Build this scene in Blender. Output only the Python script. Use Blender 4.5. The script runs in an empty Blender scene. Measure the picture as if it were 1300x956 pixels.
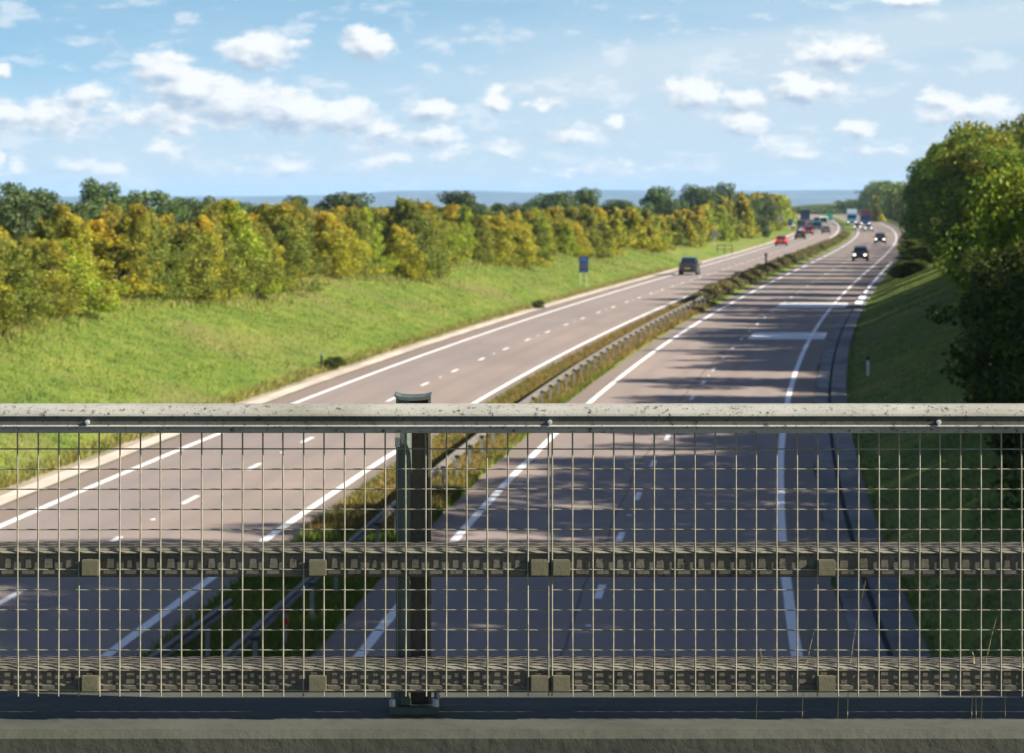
import bpy, math, random
import numpy as np
from math import sin, cos, pi, radians, sqrt

random.seed(7)
rng = np.random.default_rng(11)
sc = bpy.context.scene
COL = sc.collection

# ---------------------------------------------------------------- survey
F = 3734.0          # focal length in pixels of a 1300 px wide frame
HOR = 246.0         # row of the horizon
EYE = 7.7           # eye height above the carriageway
SUN_EL, SUN_AZ = 29.0, 11.0     # elevation; degrees behind the fence plane (sun to the right, +X)

def at(px, py, d):
    return ((px-650)/F*d, d, EYE-(py-HOR)/F*d)

# lane line of the right carriageway, measured as (distance, x)
MID = np.array([(48.2,.86),(56.6,1.56),(65.9,2.40),(74.4,3.24),(83.4,4.14),(92.5,4.99),(110.2,6.84),(119,7.79),
 (127.9,8.81),(137,9.87),(145.7,10.92),(172.7,14.26),(190.4,16.63),(209.2,19.14),(225.5,21.58),(244,24.28),(260.9,27.0),
 (302.6,33.3),(364,42.7),(437,53.2),(532,65.8),(625,77.0),(737,89.6),(900,105.0),(1100,121.0)])
_pf = np.polyfit(MID[:,0], MID[:,1], 5)
_s0 = (np.polyval(_pf,52)-np.polyval(_pf,48))/4
_s1 = (np.polyval(_pf,1050)-np.polyval(_pf,1040))/10
def mid(z):
    z = np.asarray(z, float)
    m = np.polyval(_pf, np.clip(z,48,1050))
    m = m + np.where(z<48,(z-48)*_s0,0)+np.where(z>1050,(np.minimum(z,3000)-1050)*_s1*.6,0)
    return m
def midf(z): return float(mid(z))

BR_Z = [0,100,220,320,500,700]; BR_R=[.31,.31,.29,.24,.12,.08]; BD=[9.3,9.2,7.6,6,4.5,4.5]
def sstep(a,b,x):
    t = np.clip((x-a)/(b-a),0,1); return t*t*(3-2*t)
def _n2(x,y,s,seed=0):
    return (np.sin(x/s*1.3+seed+1.7*np.sin(y/s*.9+seed*2))+np.sin(y/s*1.1+seed*3+1.3*np.sin(x/s*.7)))*.5
def ground_h(u, z, x=None):
    u = np.asarray(u,float); z=np.asarray(z,float)
    if x is None: x = mid(z)+u
    r = np.interp(z,BR_Z,BR_R); D=np.interp(z,BR_Z,BD)
    dl = np.maximum(-16.65-u,0)
    a = np.minimum(dl,D+1.5)
    hl = r*a*(.55+.45*np.clip(a/2.5,0,1)) + .02*np.clip(dl-D-1.5,0,60)
    dr = np.maximum(u-5.8,0)
    hr = .40*np.minimum(dr,7.5)*(.6+.4*np.clip(dr/2.,0,1)) + .03*np.clip(dr-7.5,0,60)
    h = np.where(dl>0,hl,0)+np.where(dr>0,hr,0)
    bump = (_n2(x,z,3.1,1)*.09+_n2(x,z,9.0,2)*.14)*np.clip((dl+dr)/2.0,0,1)*(z<1500)
    h = h+bump
    inmed = (u>-7.15)&(u<-4.5)
    h = np.where((dl<=0)&(dr<=0), np.where(inmed,.03,-.06), h+.015)
    R = np.sqrt(x*x+z*z)
    h = h-62*sstep(1300,4200,R)
    # distant hills
    az = x/np.maximum(z,1)
    px = 650+F*az
    top = np.interp(px,[-400,0,300,440,500,600,690,760,900,1100,1300,1700],[250,252,251.5,249,243.5,242.5,244.5,242.3,243,243.5,242,246])
    Hh = EYE-(top-HOR)/F*15000
    h = h+(Hh+62)*sstep(9000,15000,R)*(z>0) + _n2(x,z,900,3)*7*sstep(3500,6000,R)+_n2(x,z,310,5)*3*sstep(3500,6000,R)
    h = h-120*sstep(15500,22000,R)
    return h
def gh(u,z): return float(ground_h(u,z))
def ghx(x,z): return float(ground_h(x-midf(z),z))

# ---------------------------------------------------------------- tagging
def tag(o,label=None,cat=None,group=None,kind=None):
    if label: o['label']=label
    if cat: o['category']=cat
    if group: o['group']=group
    if kind: o['kind']=kind
    return o
def empty(name,loc,rz=0,label=None,cat=None,group=None):
    o=bpy.data.objects.new(name,None); COL.objects.link(o); o.location=loc; o.rotation_euler=(0,0,rz)
    o.empty_display_size=.2
    return tag(o,label,cat,group)

class MB:
    def __init__(s): s.v=[]; s.f=[]
    def add(s,vs,fs):
        n=len(s.v); s.v+= [tuple(p) for p in vs]; s.f+=[tuple(i+n for i in f) for f in fs]; return s
    def box(s,x0,x1,y0,y1,z0,z1,tx=0,ty=0):
        v=[(x0,y0,z0),(x1,y0,z0),(x1,y1,z0),(x0,y1,z0),(x0+tx,y0+ty,z1),(x1-tx,y0+ty,z1),(x1-tx,y1-ty,z1),(x0+tx,y1-ty,z1)]
        return s.add(v,[(0,3,2,1),(4,5,6,7),(0,1,5,4),(1,2,6,5),(2,3,7,6),(3,0,4,7)])
    def tube(s,p,q,r,n=8,r2=None,cap=True):
        p=np.array(p,float);q=np.array(q,float);d=q-p;L=np.linalg.norm(d)
        if L<1e-9:return s
        d/=L; a=np.array([0,0,1.]) if abs(d[2])<.9 else np.array([1.,0,0]); e1=np.cross(d,a);e1/=np.linalg.norm(e1);e2=np.cross(d,e1)
        r2=r if r2 is None else r2
        vs=[];
        for k in range(n):
            t=2*pi*k/n; vs.append(p+r*(cos(t)*e1+sin(t)*e2))
        for k in range(n):
            t=2*pi*k/n; vs.append(q+r2*(cos(t)*e1+sin(t)*e2))
        fs=[(k,(k+1)%n,n+(k+1)%n,n+k) for k in range(n)]
        if cap: fs+= [tuple(range(n-1,-1,-1)),tuple(range(n,2*n))]
        return s.add(vs,fs)
    def prism(s,prof,x0,x1,axis='x'):
        n=len(prof)
        if axis=='x': vs=[(x0,a,b) for a,b in prof]+[(x1,a,b) for a,b in prof]
        elif axis=='z': vs=[(a,b,x0) for a,b in prof]+[(a,b,x1) for a,b in prof]
        else: vs=[(a,x0,b) for a,b in prof]+[(a,x1,b) for a,b in prof]
        return s.add(vs,[(k,(k+1)%n,n+(k+1)%n,n+k) for k in range(n)]+[tuple(range(n-1,-1,-1)),tuple(range(n,2*n))])
    def build(s,name,mat,parent=None,smooth=False,bevel=0,loc=None):
        me=bpy.data.meshes.new(name); me.from_pydata([tuple(map(float,p)) for p in s.v],[],s.f); me.update()
        import bmesh
        bm=bmesh.new(); bm.from_mesh(me); bmesh.ops.recalc_face_normals(bm,faces=bm.faces)
        if bevel: bmesh.ops.bevel(bm,geom=bm.edges[:],offset=bevel,segments=2,affect='EDGES',clamp_overlap=True)
        bm.to_mesh(me); bm.free()
        me.materials.append(mat)
        if smooth: me.polygons.foreach_set('use_smooth',[True]*len(me.polygons))
        o=bpy.data.objects.new(name,me); COL.objects.link(o)
        if parent: o.parent=parent
        if loc: o.location=loc
        return o
def npmesh(name,V,quads,mat,parent=None,nper=4,smooth=False):
    me=bpy.data.meshes.new(name); V=np.asarray(V,np.float32); Q=np.asarray(quads,np.int32)
    me.vertices.add(len(V)); me.vertices.foreach_set('co',V.ravel())
    me.loops.add(Q.size); me.loops.foreach_set('vertex_index',Q.ravel())
    me.polygons.add(len(Q)); me.polygons.foreach_set('loop_start',np.arange(0,Q.size,nper,dtype=np.int32))
    try: me.polygons.foreach_set('loop_total',np.full(len(Q),nper,dtype=np.int32))
    except Exception: pass
    me.update(calc_edges=True); me.materials.append(mat)
    if smooth: me.polygons.foreach_set('use_smooth',np.ones(len(Q),bool))
    o=bpy.data.objects.new(name,me); COL.objects.link(o)
    if parent: o.parent=parent
    return o

# ---------------------------------------------------------------- materials
class NT:
    def __init__(s,m): s.t=m.node_tree; s.t.nodes.clear()
    def n(s,ty,**kw):
        nd=s.t.nodes.new(ty)
        for k,v in kw.items():
            if k=='inp':
                for a,b in v.items():
                    if hasattr(b,'is_output') or isinstance(b,bpy.types.NodeSocket): s.t.links.new(b,nd.inputs[a])
                    else: nd.inputs[a].default_value=b
            else: setattr(nd,k,v)
        return nd
    def math(s,op,a,b=None,c=None,clamp=False):
        nd=s.t.nodes.new('ShaderNodeMath'); nd.operation=op; nd.use_clamp=clamp
        for i,x in enumerate((a,b,c)):
            if x is None: continue
            if isinstance(x,bpy.types.NodeSocket): s.t.links.new(x,nd.inputs[i])
            else: nd.inputs[i].default_value=x
        return nd.outputs[0]
    def mix(s,f,a,b,blend='MIX'):
        nd=s.t.nodes.new('ShaderNodeMix'); nd.data_type='RGBA'; nd.blend_type=blend
        for i,x in ((0,f),(6,a),(7,b)):
            if isinstance(x,bpy.types.NodeSocket): s.t.links.new(x,nd.inputs[i])
            else: nd.inputs[i].default_value=x if i==0 else (*x,1) if len(x)==3 else x
        return nd.outputs[2]
    def ramp(s,f,stops):
        nd=s.t.nodes.new('ShaderNodeValToRGB'); cr=nd.color_ramp
        while len(cr.elements)<len(stops): cr.elements.new(.5)
        for e,(p,c) in zip(cr.elements,stops):
            e.position=p; e.color=(*c,1) if not isinstance(c,(int,float)) else (c,c,c,1)
        s.t.links.new(f,nd.inputs[0]); return nd.outputs[0]
    def noise(s,vec,scale,detail=4,rough=.55,scl=None):
        if scl:
            mp=s.n('ShaderNodeMapping',inp={'Vector':vec,'Scale':scl}); vec=mp.outputs[0]
        nd=s.n('ShaderNodeTexNoise',inp={'Vector':vec,'Scale':scale,'Detail':detail,'Roughness':rough}); return nd.outputs[0]
    def out(s,bsdf,vol=False):
        o=s.t.nodes.new('ShaderNodeOutputMaterial'); s.t.links.new(bsdf,o.inputs['Volume' if vol else 'Surface']); return o
def newmat(name):
    m=bpy.data.materials.new(name); m.use_nodes=True; return m,NT(m)
def simple(name,col,rough=.6,metal=0,spec=.5,var=.0,vscale=5,emit=None,es=0,coat=0):
    m,t=newmat(name)
    tc=t.n('ShaderNodeTexCoord').outputs['Object']
    c=col
    if var:
        f=t.noise(tc,vscale,5,.6)
        c=t.ramp(f,[(.3,tuple(x*(1-var) for x in col)),(.7,tuple(min(1,x*(1+var)) for x in col))])
    b=t.n('ShaderNodeBsdfPrincipled',inp={'Roughness':rough,'Metallic':metal,'Specular IOR Level':spec,'Coat Weight':coat})
    if var: t.t.links.new(c,b.inputs['Base Color'])
    else: b.inputs['Base Color'].default_value=(*c,1)
    if emit: b.inputs['Emission Color'].default_value=(*emit,1); b.inputs['Emission Strength'].default_value=es
    t.out(b.outputs[0]); return m

def mat_asphalt():
    m,t=newmat('asphalt'); P=t.n('ShaderNodeNewGeometry').outputs['Position']
    f1=t.noise(P,.35,5,.6,(1,.12,1)); f2=t.noise(P,30,3,.6); f3=t.noise(P,1.6,4,.6,(1,.15,1)); f4=t.noise(P,.06,3,.5)
    f5=t.noise(P,.5,4,.65,(.07,1.6,1))
    c=t.ramp(f1,[(.3,(.225,.180,.150)),(.7,(.300,.238,.196))])
    c=t.mix(t.math('MULTIPLY',f3,.5),c,(.200,.165,.145))
    c=t.mix(t.ramp(f5,[(.45,0.),(.7,.45)]),c,(.175,.145,.130))
    c=t.mix(t.ramp(f4,[(.45,0.),(.62,.35)]),c,(.34,.255,.205))
    uvx=t.n('ShaderNodeSeparateXYZ',inp={0:t.n('ShaderNodeTexCoord').outputs['UV']}).outputs[0]
    wob=t.math('ADD',uvx,t.math('MULTIPLY',t.math('SUBTRACT',f1,.5),.5))
    trk=None
    for cc in (-13.65,-12.05,-10.3,-8.7,-2.6,-1.0,1.0,2.6):
        g=t.math('SUBTRACT',1,t.math('MULTIPLY',t.math('ABSOLUTE',t.math('SUBTRACT',wob,cc)),2.2),clamp=True)
        trk=g if trk is None else t.math('MAXIMUM',trk,g)
    c=t.mix(t.math('MULTIPLY',trk,.32),c,(.165,.140,.128))
    hs=t.math('ADD',t.math('LESS_THAN',uvx,-14.5),t.math('ADD',t.math('GREATER_THAN',uvx,3.7),t.math('MULTIPLY',t.math('GREATER_THAN',uvx,-7.8),t.math('LESS_THAN',uvx,-3.75))),clamp=True)
    c=t.mix(t.math('MULTIPLY',hs,.55),c,(.165,.125,.098))
    l1=t.math('MULTIPLY',t.math('GREATER_THAN',uvx,-14.4),t.math('LESS_THAN',uvx,-11.22)); c=t.mix(t.math('MULTIPLY',l1,.35),c,(.205,.178,.168))
    jt=t.math('LESS_THAN',t.math('ABSOLUTE',t.math('SUBTRACT',wob,-.35)),.03); c=t.mix(t.math('MULTIPLY',jt,.6),c,(.05,.045,.04))
    c=t.mix(.5,c,t.ramp(f2,[(.3,(.55,.55,.55)),(.7,(1.35,1.35,1.35))]),'MULTIPLY')
    bp=t.n('ShaderNodeBump',inp={'Height':f2,'Strength':.35,'Distance':.02})
    b=t.n('ShaderNodeBsdfPrincipled',inp={'Base Color':c,'Roughness':.82,'Specular IOR Level':.35,'Normal':bp.outputs[0]})
    t.out(b.outputs[0]); return m
def mat_paint():
    m,t=newmat('road_paint'); P=t.n('ShaderNodeNewGeometry').outputs['Position']
    f=t.noise(P,7,5,.7); f2=t.noise(P,.8,3,.6)
    c=t.ramp(f,[(.30,(.50,.48,.45)),(.46,(.80,.79,.76))])
    c=t.mix(t.ramp(f2,[(.4,0.),(.75,.35)]),c,(.6,.57,.53))
    b=t.n('ShaderNodeBsdfPrincipled',inp={'Base Color':c,'Roughness':.6})
    t.out(b.outputs[0]); return m
def mat_concrete(name,c0,c1,sc_=1.5,streak=(1,1,1),dark=(.08,.08,.06),da=.5,joints=False):
    m,t=newmat(name); P=t.n('ShaderNodeNewGeometry').outputs['Position']
    f=t.noise(P,sc_,6,.65,streak); f2=t.noise(P,sc_*7,5,.6); f3=t.noise(P,sc_*.35,4,.6,streak)
    c=t.ramp(f,[(.3,c0),(.7,c1)]); c=t.mix(t.ramp(f2,[(.5,0.),(.75,da)]),c,dark)
    c=t.mix(t.ramp(f3,[(.45,0.),(.58,da)]),c,dark)
    if joints:
        sx=t.n('ShaderNodeSeparateXYZ',inp={0:P}); fr=t.math('FRACT',t.math('DIVIDE',sx.outputs[1],4.3))
        c=t.mix(t.math('LESS_THAN',fr,.02),c,(.04,.04,.035))
    bp=t.n('ShaderNodeBump',inp={'Height':f2,'Strength':.4,'Distance':.01})
    b=t.n('ShaderNodeBsdfPrincipled',inp={'Base Color':c,'Roughness':.85,'Normal':bp.outputs[0]})
    t.out(b.outputs[0]); return m
def turf_colour(t,P):
    f=t.noise(P,.30,6,.66,(1,.5,1)); f2=t.noise(P,1.2,7,.78,(1,.6,1)); f3=t.noise(P,9,4,.7,(1,.6,1)); f4=t.noise(P,.13,5,.65,(1,.6,1))
    c=t.ramp(f,[(.3,(.078,.140,.012)),(.5,(.132,.190,.020)),(.7,(.205,.235,.036))])
    c=t.mix(t.ramp(f2,[(.38,.9),(.50,0.)]),c,(.052,.100,.010))
    c=t.mix(t.ramp(f2,[(.54,0.),(.70,.6)]),c,(.225,.225,.060))
    c=t.mix(t.ramp(f3,[(.5,0.),(.75,.4)]),c,(.24,.24,.07))
    c=t.mix(t.ramp(f4,[(.50,0.),(.64,.6)]),c,(.205,.180,.060))
    return c,f2,f3
def mat_blades():
    m,t=newmat('turf_blades'); g=t.n('ShaderNodeNewGeometry'); c,_,_=turf_colour(t,g.outputs['Position'])
    c=t.mix(1.,c,t.ramp(g.outputs['Random Per Island'],[(0.,(.85,.87,.85)),(1.,(1.15,1.12,1.1))]),'MULTIPLY')
    d=t.n('ShaderNodeBsdfPrincipled',inp={'Base Color':c,'Roughness':.7,'Specular IOR Level':.2}); tr=t.n('ShaderNodeBsdfTranslucent',inp={'Color':c})
    mx=t.n('ShaderNodeMixShader',inp={0:.3,1:d.outputs[0],2:tr.outputs[0]}); t.out(mx.outputs[0]); return m
def mat_ground():
    m,t=newmat('turf'); P=t.n('ShaderNodeNewGeometry').outputs['Position']
    c,f2,f3=turf_colour(t,P)
    # field and wood pattern of the vale
    v=t.n('ShaderNodeTexVoronoi',inp={'Vector':P,'Scale':.0026}); 
    fc=t.ramp(t.n('ShaderNodeSeparateColor',inp={0:v.outputs['Color']}).outputs[0],[(.0,(.03,.05,.02)),(.35,(.05,.075,.025)),(.5,(.10,.12,.05)),(.75,(.17,.15,.09)),(1.,(.03,.045,.02))])
    wood=t.ramp(t.noise(P,.004,6,.7,(1,1,1)),[(.46,0.),(.50,1.)])
    fc=t.mix(wood,fc,(.018,.030,.014))
    R=t.n('ShaderNodeVectorMath',operation='LENGTH',inp={0:P}).outputs['Value']
    far=t.math('MULTIPLY',t.math('SUBTRACT',R,1400),1/900.,clamp=True)
    c=t.mix(far,c,fc)
    bp=t.n('ShaderNodeBump',inp={'Height':t.math('ADD',f2,f3),'Strength':1.0,'Distance':.14})
    b=t.n('ShaderNodeBsdfPrincipled',inp={'Base Color':c,'Roughness':.9,'Specular IOR Level':.2,'Normal':bp.outputs[0]})
    t.out(b.outputs[0]); return m
def mat_leaf(name,dark,midc,light,tip=None,trans=.35,tipz=(.55,1.0)):
    m,t=newmat(name); g=t.n('ShaderNodeNewGeometry'); oi=t.n('ShaderNodeObjectInfo'); tc=t.n('ShaderNodeTexCoord')
    r=g.outputs['Random Per Island']
    f=t.noise(t.n('ShaderNodeVectorMath',operation='ADD',inp={0:tc.outputs['Object'],1:oi.outputs['Location']}).outputs[0],1.9,3,.6)
    k=t.math('ADD',t.math('MULTIPLY',r,.55),t.math('MULTIPLY',t.math('SUBTRACT',f,.5),1.6)); k=t.math('ADD',k,.22,clamp=True)
    c=t.ramp(k,[(.1,dark),(.5,midc),(.9,light)])
    if tip:
        gz=t.n('ShaderNodeSeparateXYZ',inp={0:tc.outputs['Generated']}).outputs[2]
        f2=t.noise(t.n('ShaderNodeVectorMath',operation='ADD',inp={0:tc.outputs['Object'],1:oi.outputs['Location']}).outputs[0],.9,3,.6)
        tz=t.math('MULTIPLY',t.math('SUBTRACT',t.math('ADD',gz,t.math('MULTIPLY',t.math('SUBTRACT',f2,.5),1.7)),tipz[0]),2.6,clamp=True)
        c=t.mix(t.math('MULTIPLY',tz,.6),c,tip)
    c=t.mix(1.0,c,oi.outputs['Color'],'MULTIPLY')
    d=t.n('ShaderNodeBsdfPrincipled',inp={'Base Color':c,'Roughness':.6,'Specular IOR Level':.25})
    tr=t.n('ShaderNodeBsdfTranslucent',inp={'Color':c})
    mx=t.n('ShaderNodeMixShader',inp={0:trans,1:d.outputs[0],2:tr.outputs[0]}); t.out(mx.outputs[0]); return m
def mat_rail(name,base,dirt,grime,amt=.5,streak=(1,1,1),rough=.65,metal=.25):
    m,t=newmat(name); P=t.n('ShaderNodeNewGeometry').outputs['Position']
    f=t.noise(P,14,6,.7,streak); f2=t.noise(P,60,5,.75); f3=t.noise(P,4,5,.6,streak); f4=t.noise(P,160,3,.6)
    c=t.ramp(f,[(.3,tuple(.72*x for x in base)),(.65,base)])
    c=t.mix(t.ramp(f3,[(.48,0.),(.62,amt)]),c,dirt)
    c=t.mix(t.ramp(f2,[(.56,0.),(.66,amt*1.3)]),c,grime)
    c=t.mix(t.ramp(f4,[(.6,0.),(.7,amt*.8)]),c,tuple(x*.5 for x in grime))
    bp=t.n('ShaderNodeBump',inp={'Height':t.math('ADD',f2,t.math('MULTIPLY',f4,.5)),'Strength':.5,'Distance':.0015})
    b=t.n('ShaderNodeBsdfPrincipled',inp={'Base Color':c,'Roughness':rough,'Metallic':metal,'Normal':bp.outputs[0]})
    t.out(b.outputs[0]); return m

M={}
M['asphalt']=mat_asphalt(); M['paint']=mat_paint()
M['channel']=mat_concrete('channel_concrete',(.44,.36,.29),(.62,.53,.43),1.2,(1,.25,1),(.30,.24,.19),.4)
M['slot']=mat_concrete('drain_concrete',(.14,.13,.125),(.26,.25,.235),.9,(1,.3,1),(.07,.07,.065),.7,joints=True)
M['outer']=mat_concrete('silted_concrete',(.26,.21,.14),(.42,.34,.25),1.6,(1,.3,1),(.16,.15,.06),.7)
M['moss']=mat_concrete('moss',(.08,.10,.035),(.17,.15,.09),3,(1,.4,1),(.05,.05,.03),.5)
M['gap']=simple('drain_slot',(.015,.015,.015),.9)
M['patch']=mat_concrete('pale_repair',(.62,.62,.62),(.80,.80,.80),3,(1,1,1),(.42,.42,.42),.3)
M['turf']=mat_ground()
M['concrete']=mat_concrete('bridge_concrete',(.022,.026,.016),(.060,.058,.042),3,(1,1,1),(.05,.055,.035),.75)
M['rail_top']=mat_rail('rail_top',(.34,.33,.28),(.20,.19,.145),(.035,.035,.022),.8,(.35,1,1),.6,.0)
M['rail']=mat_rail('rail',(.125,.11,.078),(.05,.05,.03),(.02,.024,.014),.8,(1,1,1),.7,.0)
M['edge']=mat_rail('worn_edge',(.20,.18,.13),(.09,.085,.055),(.05,.05,.03),.7,(.5,1,1),.7,.0)
M['band']=mat_rail('rail_band',(.10,.10,.085),(.045,.05,.03),(.02,.024,.014),.8,(.4,1,1),.8,.0)  # grime, with the groove's shade painted into the dark base
M['clip']=mat_rail('clip',(.135,.12,.07),(.11,.11,.05),(.08,.08,.03),.6,(1,1,1),.7,.0)
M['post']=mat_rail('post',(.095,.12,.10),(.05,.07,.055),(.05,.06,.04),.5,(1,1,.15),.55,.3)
M['postweb']=mat_rail('post_web',(.15,.125,.085),(.08,.08,.05),(.03,.03,.02),.6,(1,1,.3),.7,.1)
M['galv']=simple('galvanised',(.52,.52,.47),.5,.55,.5,.15,20)
M['wire']=simple('wire',(.20,.185,.135),.5,.0,.5,.35,40)
M['steel']=simple('barrier_steel',(.15,.135,.11),.6,.3,.5,.3,3)
M['psteel']=simple('barrier_post_steel',(.26,.28,.28),.65,.3,.5,.2,3)
M['black']=simple('black_plastic',(.012,.012,.013),.5)
M['red']=simple('red_reflector',(.5,.02,.02),.3)
M['white']=simple('white_plastic',(.75,.75,.74),.45)
M['bark']=simple('bark',(.10,.075,.05),.9,0,.2,.4,6)
M['glass']=simple('car_glass',(.012,.016,.02),.08,0,.8)
M['tyre']=simple('tyre',(.02,.02,.02),.85)
M['rim']=simple('alloy',(.5,.5,.52),.35,.8)
M['plate_y']=simple('yellow_plate',(.75,.55,.06),.5)
M['plate_w']=simple('white_plate',(.75,.75,.72),.5)
M['tail']=simple('tail_lamp',(.45,.015,.015),.25)
M['brake']=simple('brake_lamp',(.6,.03,.03),.25,emit=(1,.06,.04),es=1.2)
M['head']=simple('head_lamp',(.8,.8,.75),.2,emit=(1,.9,.65),es=1.5)
M['headoff']=simple('head_lamp_glass',(.6,.62,.62),.15,.3)
M['sign_blue']=simple('sign_blue',(.008,.035,.12),.45)
M['sign_lt']=simple('sign_light_blue',(.025,.11,.34),.45)
M['sign_red']=simple('sign_brown_red',(.13,.05,.035),.5)
M['sign_back']=simple('sign_back',(.13,.12,.16),.6)
M['sign_green']=simple('sign_green',(.01,.20,.13),.45)
M['stalk']=simple('dry_grass',(.42,.33,.14),.8,0,.2,.3,30)
M['grassblade']=mat_blades()
M['dryweed']=mat_leaf('dry_verge_grass',(.10,.15,.022),(.22,.21,.045),(.32,.25,.085),None,.3)
M['weed']=mat_leaf('median_weeds',(.06,.08,.018),(.21,.155,.040),(.34,.185,.060),None,.3)
M['leaf_y']=mat_leaf('young_leaves',(.070,.110,.016),(.270,.300,.030),(.54,.50,.060),(.60,.40,.050),.45,(.78,1.08))
M['leaf_d']=mat_leaf('dark_leaves',(.030,.052,.018),(.070,.105,.030),(.13,.165,.042),None,.3)
M['leaf_g']=mat_leaf('green_leaves',(.022,.048,.010),(.085,.130,.016),(.21,.235,.030),(.28,.20,.03),.4,(.95,1.2))
M['leaf_h']=mat_leaf('hedge_leaves',(.040,.050,.018),(.12,.11,.035),(.25,.19,.07),None,.3)

# ---------------------------------------------------------------- ground sheet
def axis(parts):
    o=[]
    for a,b,st in parts: o+=list(np.arange(a,b,st))
    return np.array(o)
us=np.concatenate([-np.geomspace(16000,130,36),axis([(-120,-60,12),(-60,-30,3)]),
  axis([(-30,-17,.8)]),[-16.9,-16.65,-16.55,-7.6,-7.2,-7.12,-6.2,-5.5,-4.55,-4.45,5.7,5.8,6.2],axis([(7,16,.8),(16,40,3),(40,130,12)]),np.geomspace(140,16000,34)])
us=np.unique(us)
zs=np.unique(np.concatenate([axis([(-150,20,10),(20,300,2),(300,700,5),(700,1400,20)]),np.geomspace(1400,22000,90)]))
U,Z=np.meshgrid(us,zs); X=mid(Z)+U; Hh=ground_h(U,Z,X)
V=np.stack([X,Z,Hh],-1).reshape(-1,3); nu=len(us)
i,j=np.meshgrid(np.arange(nu-1),np.arange(len(zs)-1)); a=(j*nu+i).ravel()
npmesh('ground',V,np.stack([a,a+1,a+nu+1,a+nu],-1),M['turf'],smooth=True)['kind']='structure'

def strip(name,u0,u1,z0,z1,h,mat,step=4,du=0,kind='structure',jit=0):
    z=np.arange(z0,z1+.01,step); n=len(z); m=mid(z)
    j1=rng.normal(0,jit,n) if jit else 0; j2=rng.normal(0,jit,n) if jit else 0
    cols=[np.stack([m+u0+j1,z,np.full(n,h)],-1),np.stack([m+u1+j2,z,np.full(n,h)],-1)]
    V=np.concatenate(cols); k=np.arange(n-1)
    o=npmesh(name,V,np.stack([k,k+n,k+n+1,k+1],-1),mat)
    uv=o.data.uv_layers.new(name='UVMap'); li=np.empty(len(o.data.loops),np.int32); o.data.loops.foreach_get('vertex_index',li)
    uu=np.concatenate([np.full(n,u0),np.full(n,u1)])[li]; zz=np.concatenate([z,z])[li]
    uv.data.foreach_set('uv',np.stack([uu,zz],-1).astype(np.float32).ravel())
    if kind: o['kind']=kind
    return o
strip('carriageway',-4.5,4.62,-150,1500,0,M['asphalt'],jit=.05)
strip('carriageway',-15.62,-7.12,-150,1500,0,M['asphalt'],jit=.05)
strip('kerb_channel',-16.25,-15.6,-150,1500,.012,M['channel'],jit=.02)
strip('kerb_verge',-16.75,-16.22,-150,1500,.008,M['outer'],jit=.05)
strip('moss_line',-15.62,-15.50,-150,1500,.016,M['moss'],jit=.02)
# drain channel on the right: two flat ribs either side of a dark slot, slightly raised
def ribs(name,lst,mat,z0,z1,step=4):
    b=MB(); z=np.arange(z0,z1,step); m=mid(z)
    for (u0,u1,h0,h1) in lst:
        for k in range(len(z)-1):
            p=[(m[k]+u0,z[k]),(m[k]+u1,z[k]),(m[k+1]+u1,z[k+1]),(m[k+1]+u0,z[k+1])]
            v=[(p[0][0],p[0][1],h0),(p[1][0],p[1][1],h0),(p[2][0],p[2][1],h0),(p[3][0],p[3][1],h0),
               (p[0][0],p[0][1],h1),(p[1][0],p[1][1],h1),(p[2][0],p[2][1],h1),(p[3][0],p[3][1],h1)]
            b.add(v,[(4,5,6,7),(0,4,7,3),(1,2,6,5)])
    o=b.build(name,mat); o['kind']='structure'; return o
ribs('drain_channel',[(4.62,5.13,-.05,.02),(5.24,5.84,-.05,.05)],M['slot'],-150,200)
strip('drain_slot',5.1,5.26,-150,200,-.03,M['gap'])
strip('hard_strip',4.62,5.2,200,1500,.001,M['asphalt'])
ribs('concrete_kerb',[(5.18,5.50,-.05,.06)],M['slot'],200,1000)
strip('white_kerb_line',5.05,5.62,203,226,.066,M['paint'])
strip('white_kerb_line',5.15,5.40,226,330,.066,M['paint'])
ribs('concrete_kerb',[(5.5,5.86,-.05,.03)],M['slot'],200,1000)

def lines():
    for nm,u,w in (('edge_line',-14.47,.20),('edge_line',-7.88,.20),('edge_line',-3.66,.20),('edge_line',3.63,.20)):
        strip(nm,u-w/2,u+w/2,-60,1400,.005,M['paint'],2,jit=.004)
    for uu,z0 in ((-11.22,119.0),(0,65.9)):
        b=MB(); z=z0-9*20
        while z<900:
            if z>-40:
                for a in (0,1.0):
                    x0,x1=midf(z-1+a)+uu,midf(z+a)+uu
                    b.add([(x0-.075,z-1+a,.005),(x0+.075,z-1+a,.005),(x1+.075,z+a,.005),(x1-.075,z+a,.005)],[(0,1,2,3)])
            z+=9
        o=b.build('lane_marking',M['paint']); o['kind']='structure'
        b=MB(); z=z0-9*20+4.5     # studs
        while z<500:
            if z>-20:
                x=midf(z)+uu; b.box(x-.06,x+.06,z-.05,z+.05,0,.018,.02,.02)
            z+=18
        o=b.build('road_studs',M['white']); o['kind']='structure'
lines()
for (z0,z1,ua,ub) in ((199,207,-.1,4.6),(155.5,163.5,.4,4.4)):
    n=24; zz=np.linspace(z0,z1,5); b=MB()
    vs=[];
    for k,z in enumerate(zz):
        vs+=[(midf(z)+ua+random.uniform(-.15,.15),z,.003),(midf(z)+ub,z,.003)]
    b.add(vs,[(2*k,2*k+1,2*k+3,2*k+2) for k in range(4)])
    b.build('repair_patch',M['patch'])['kind']='structure'

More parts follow.
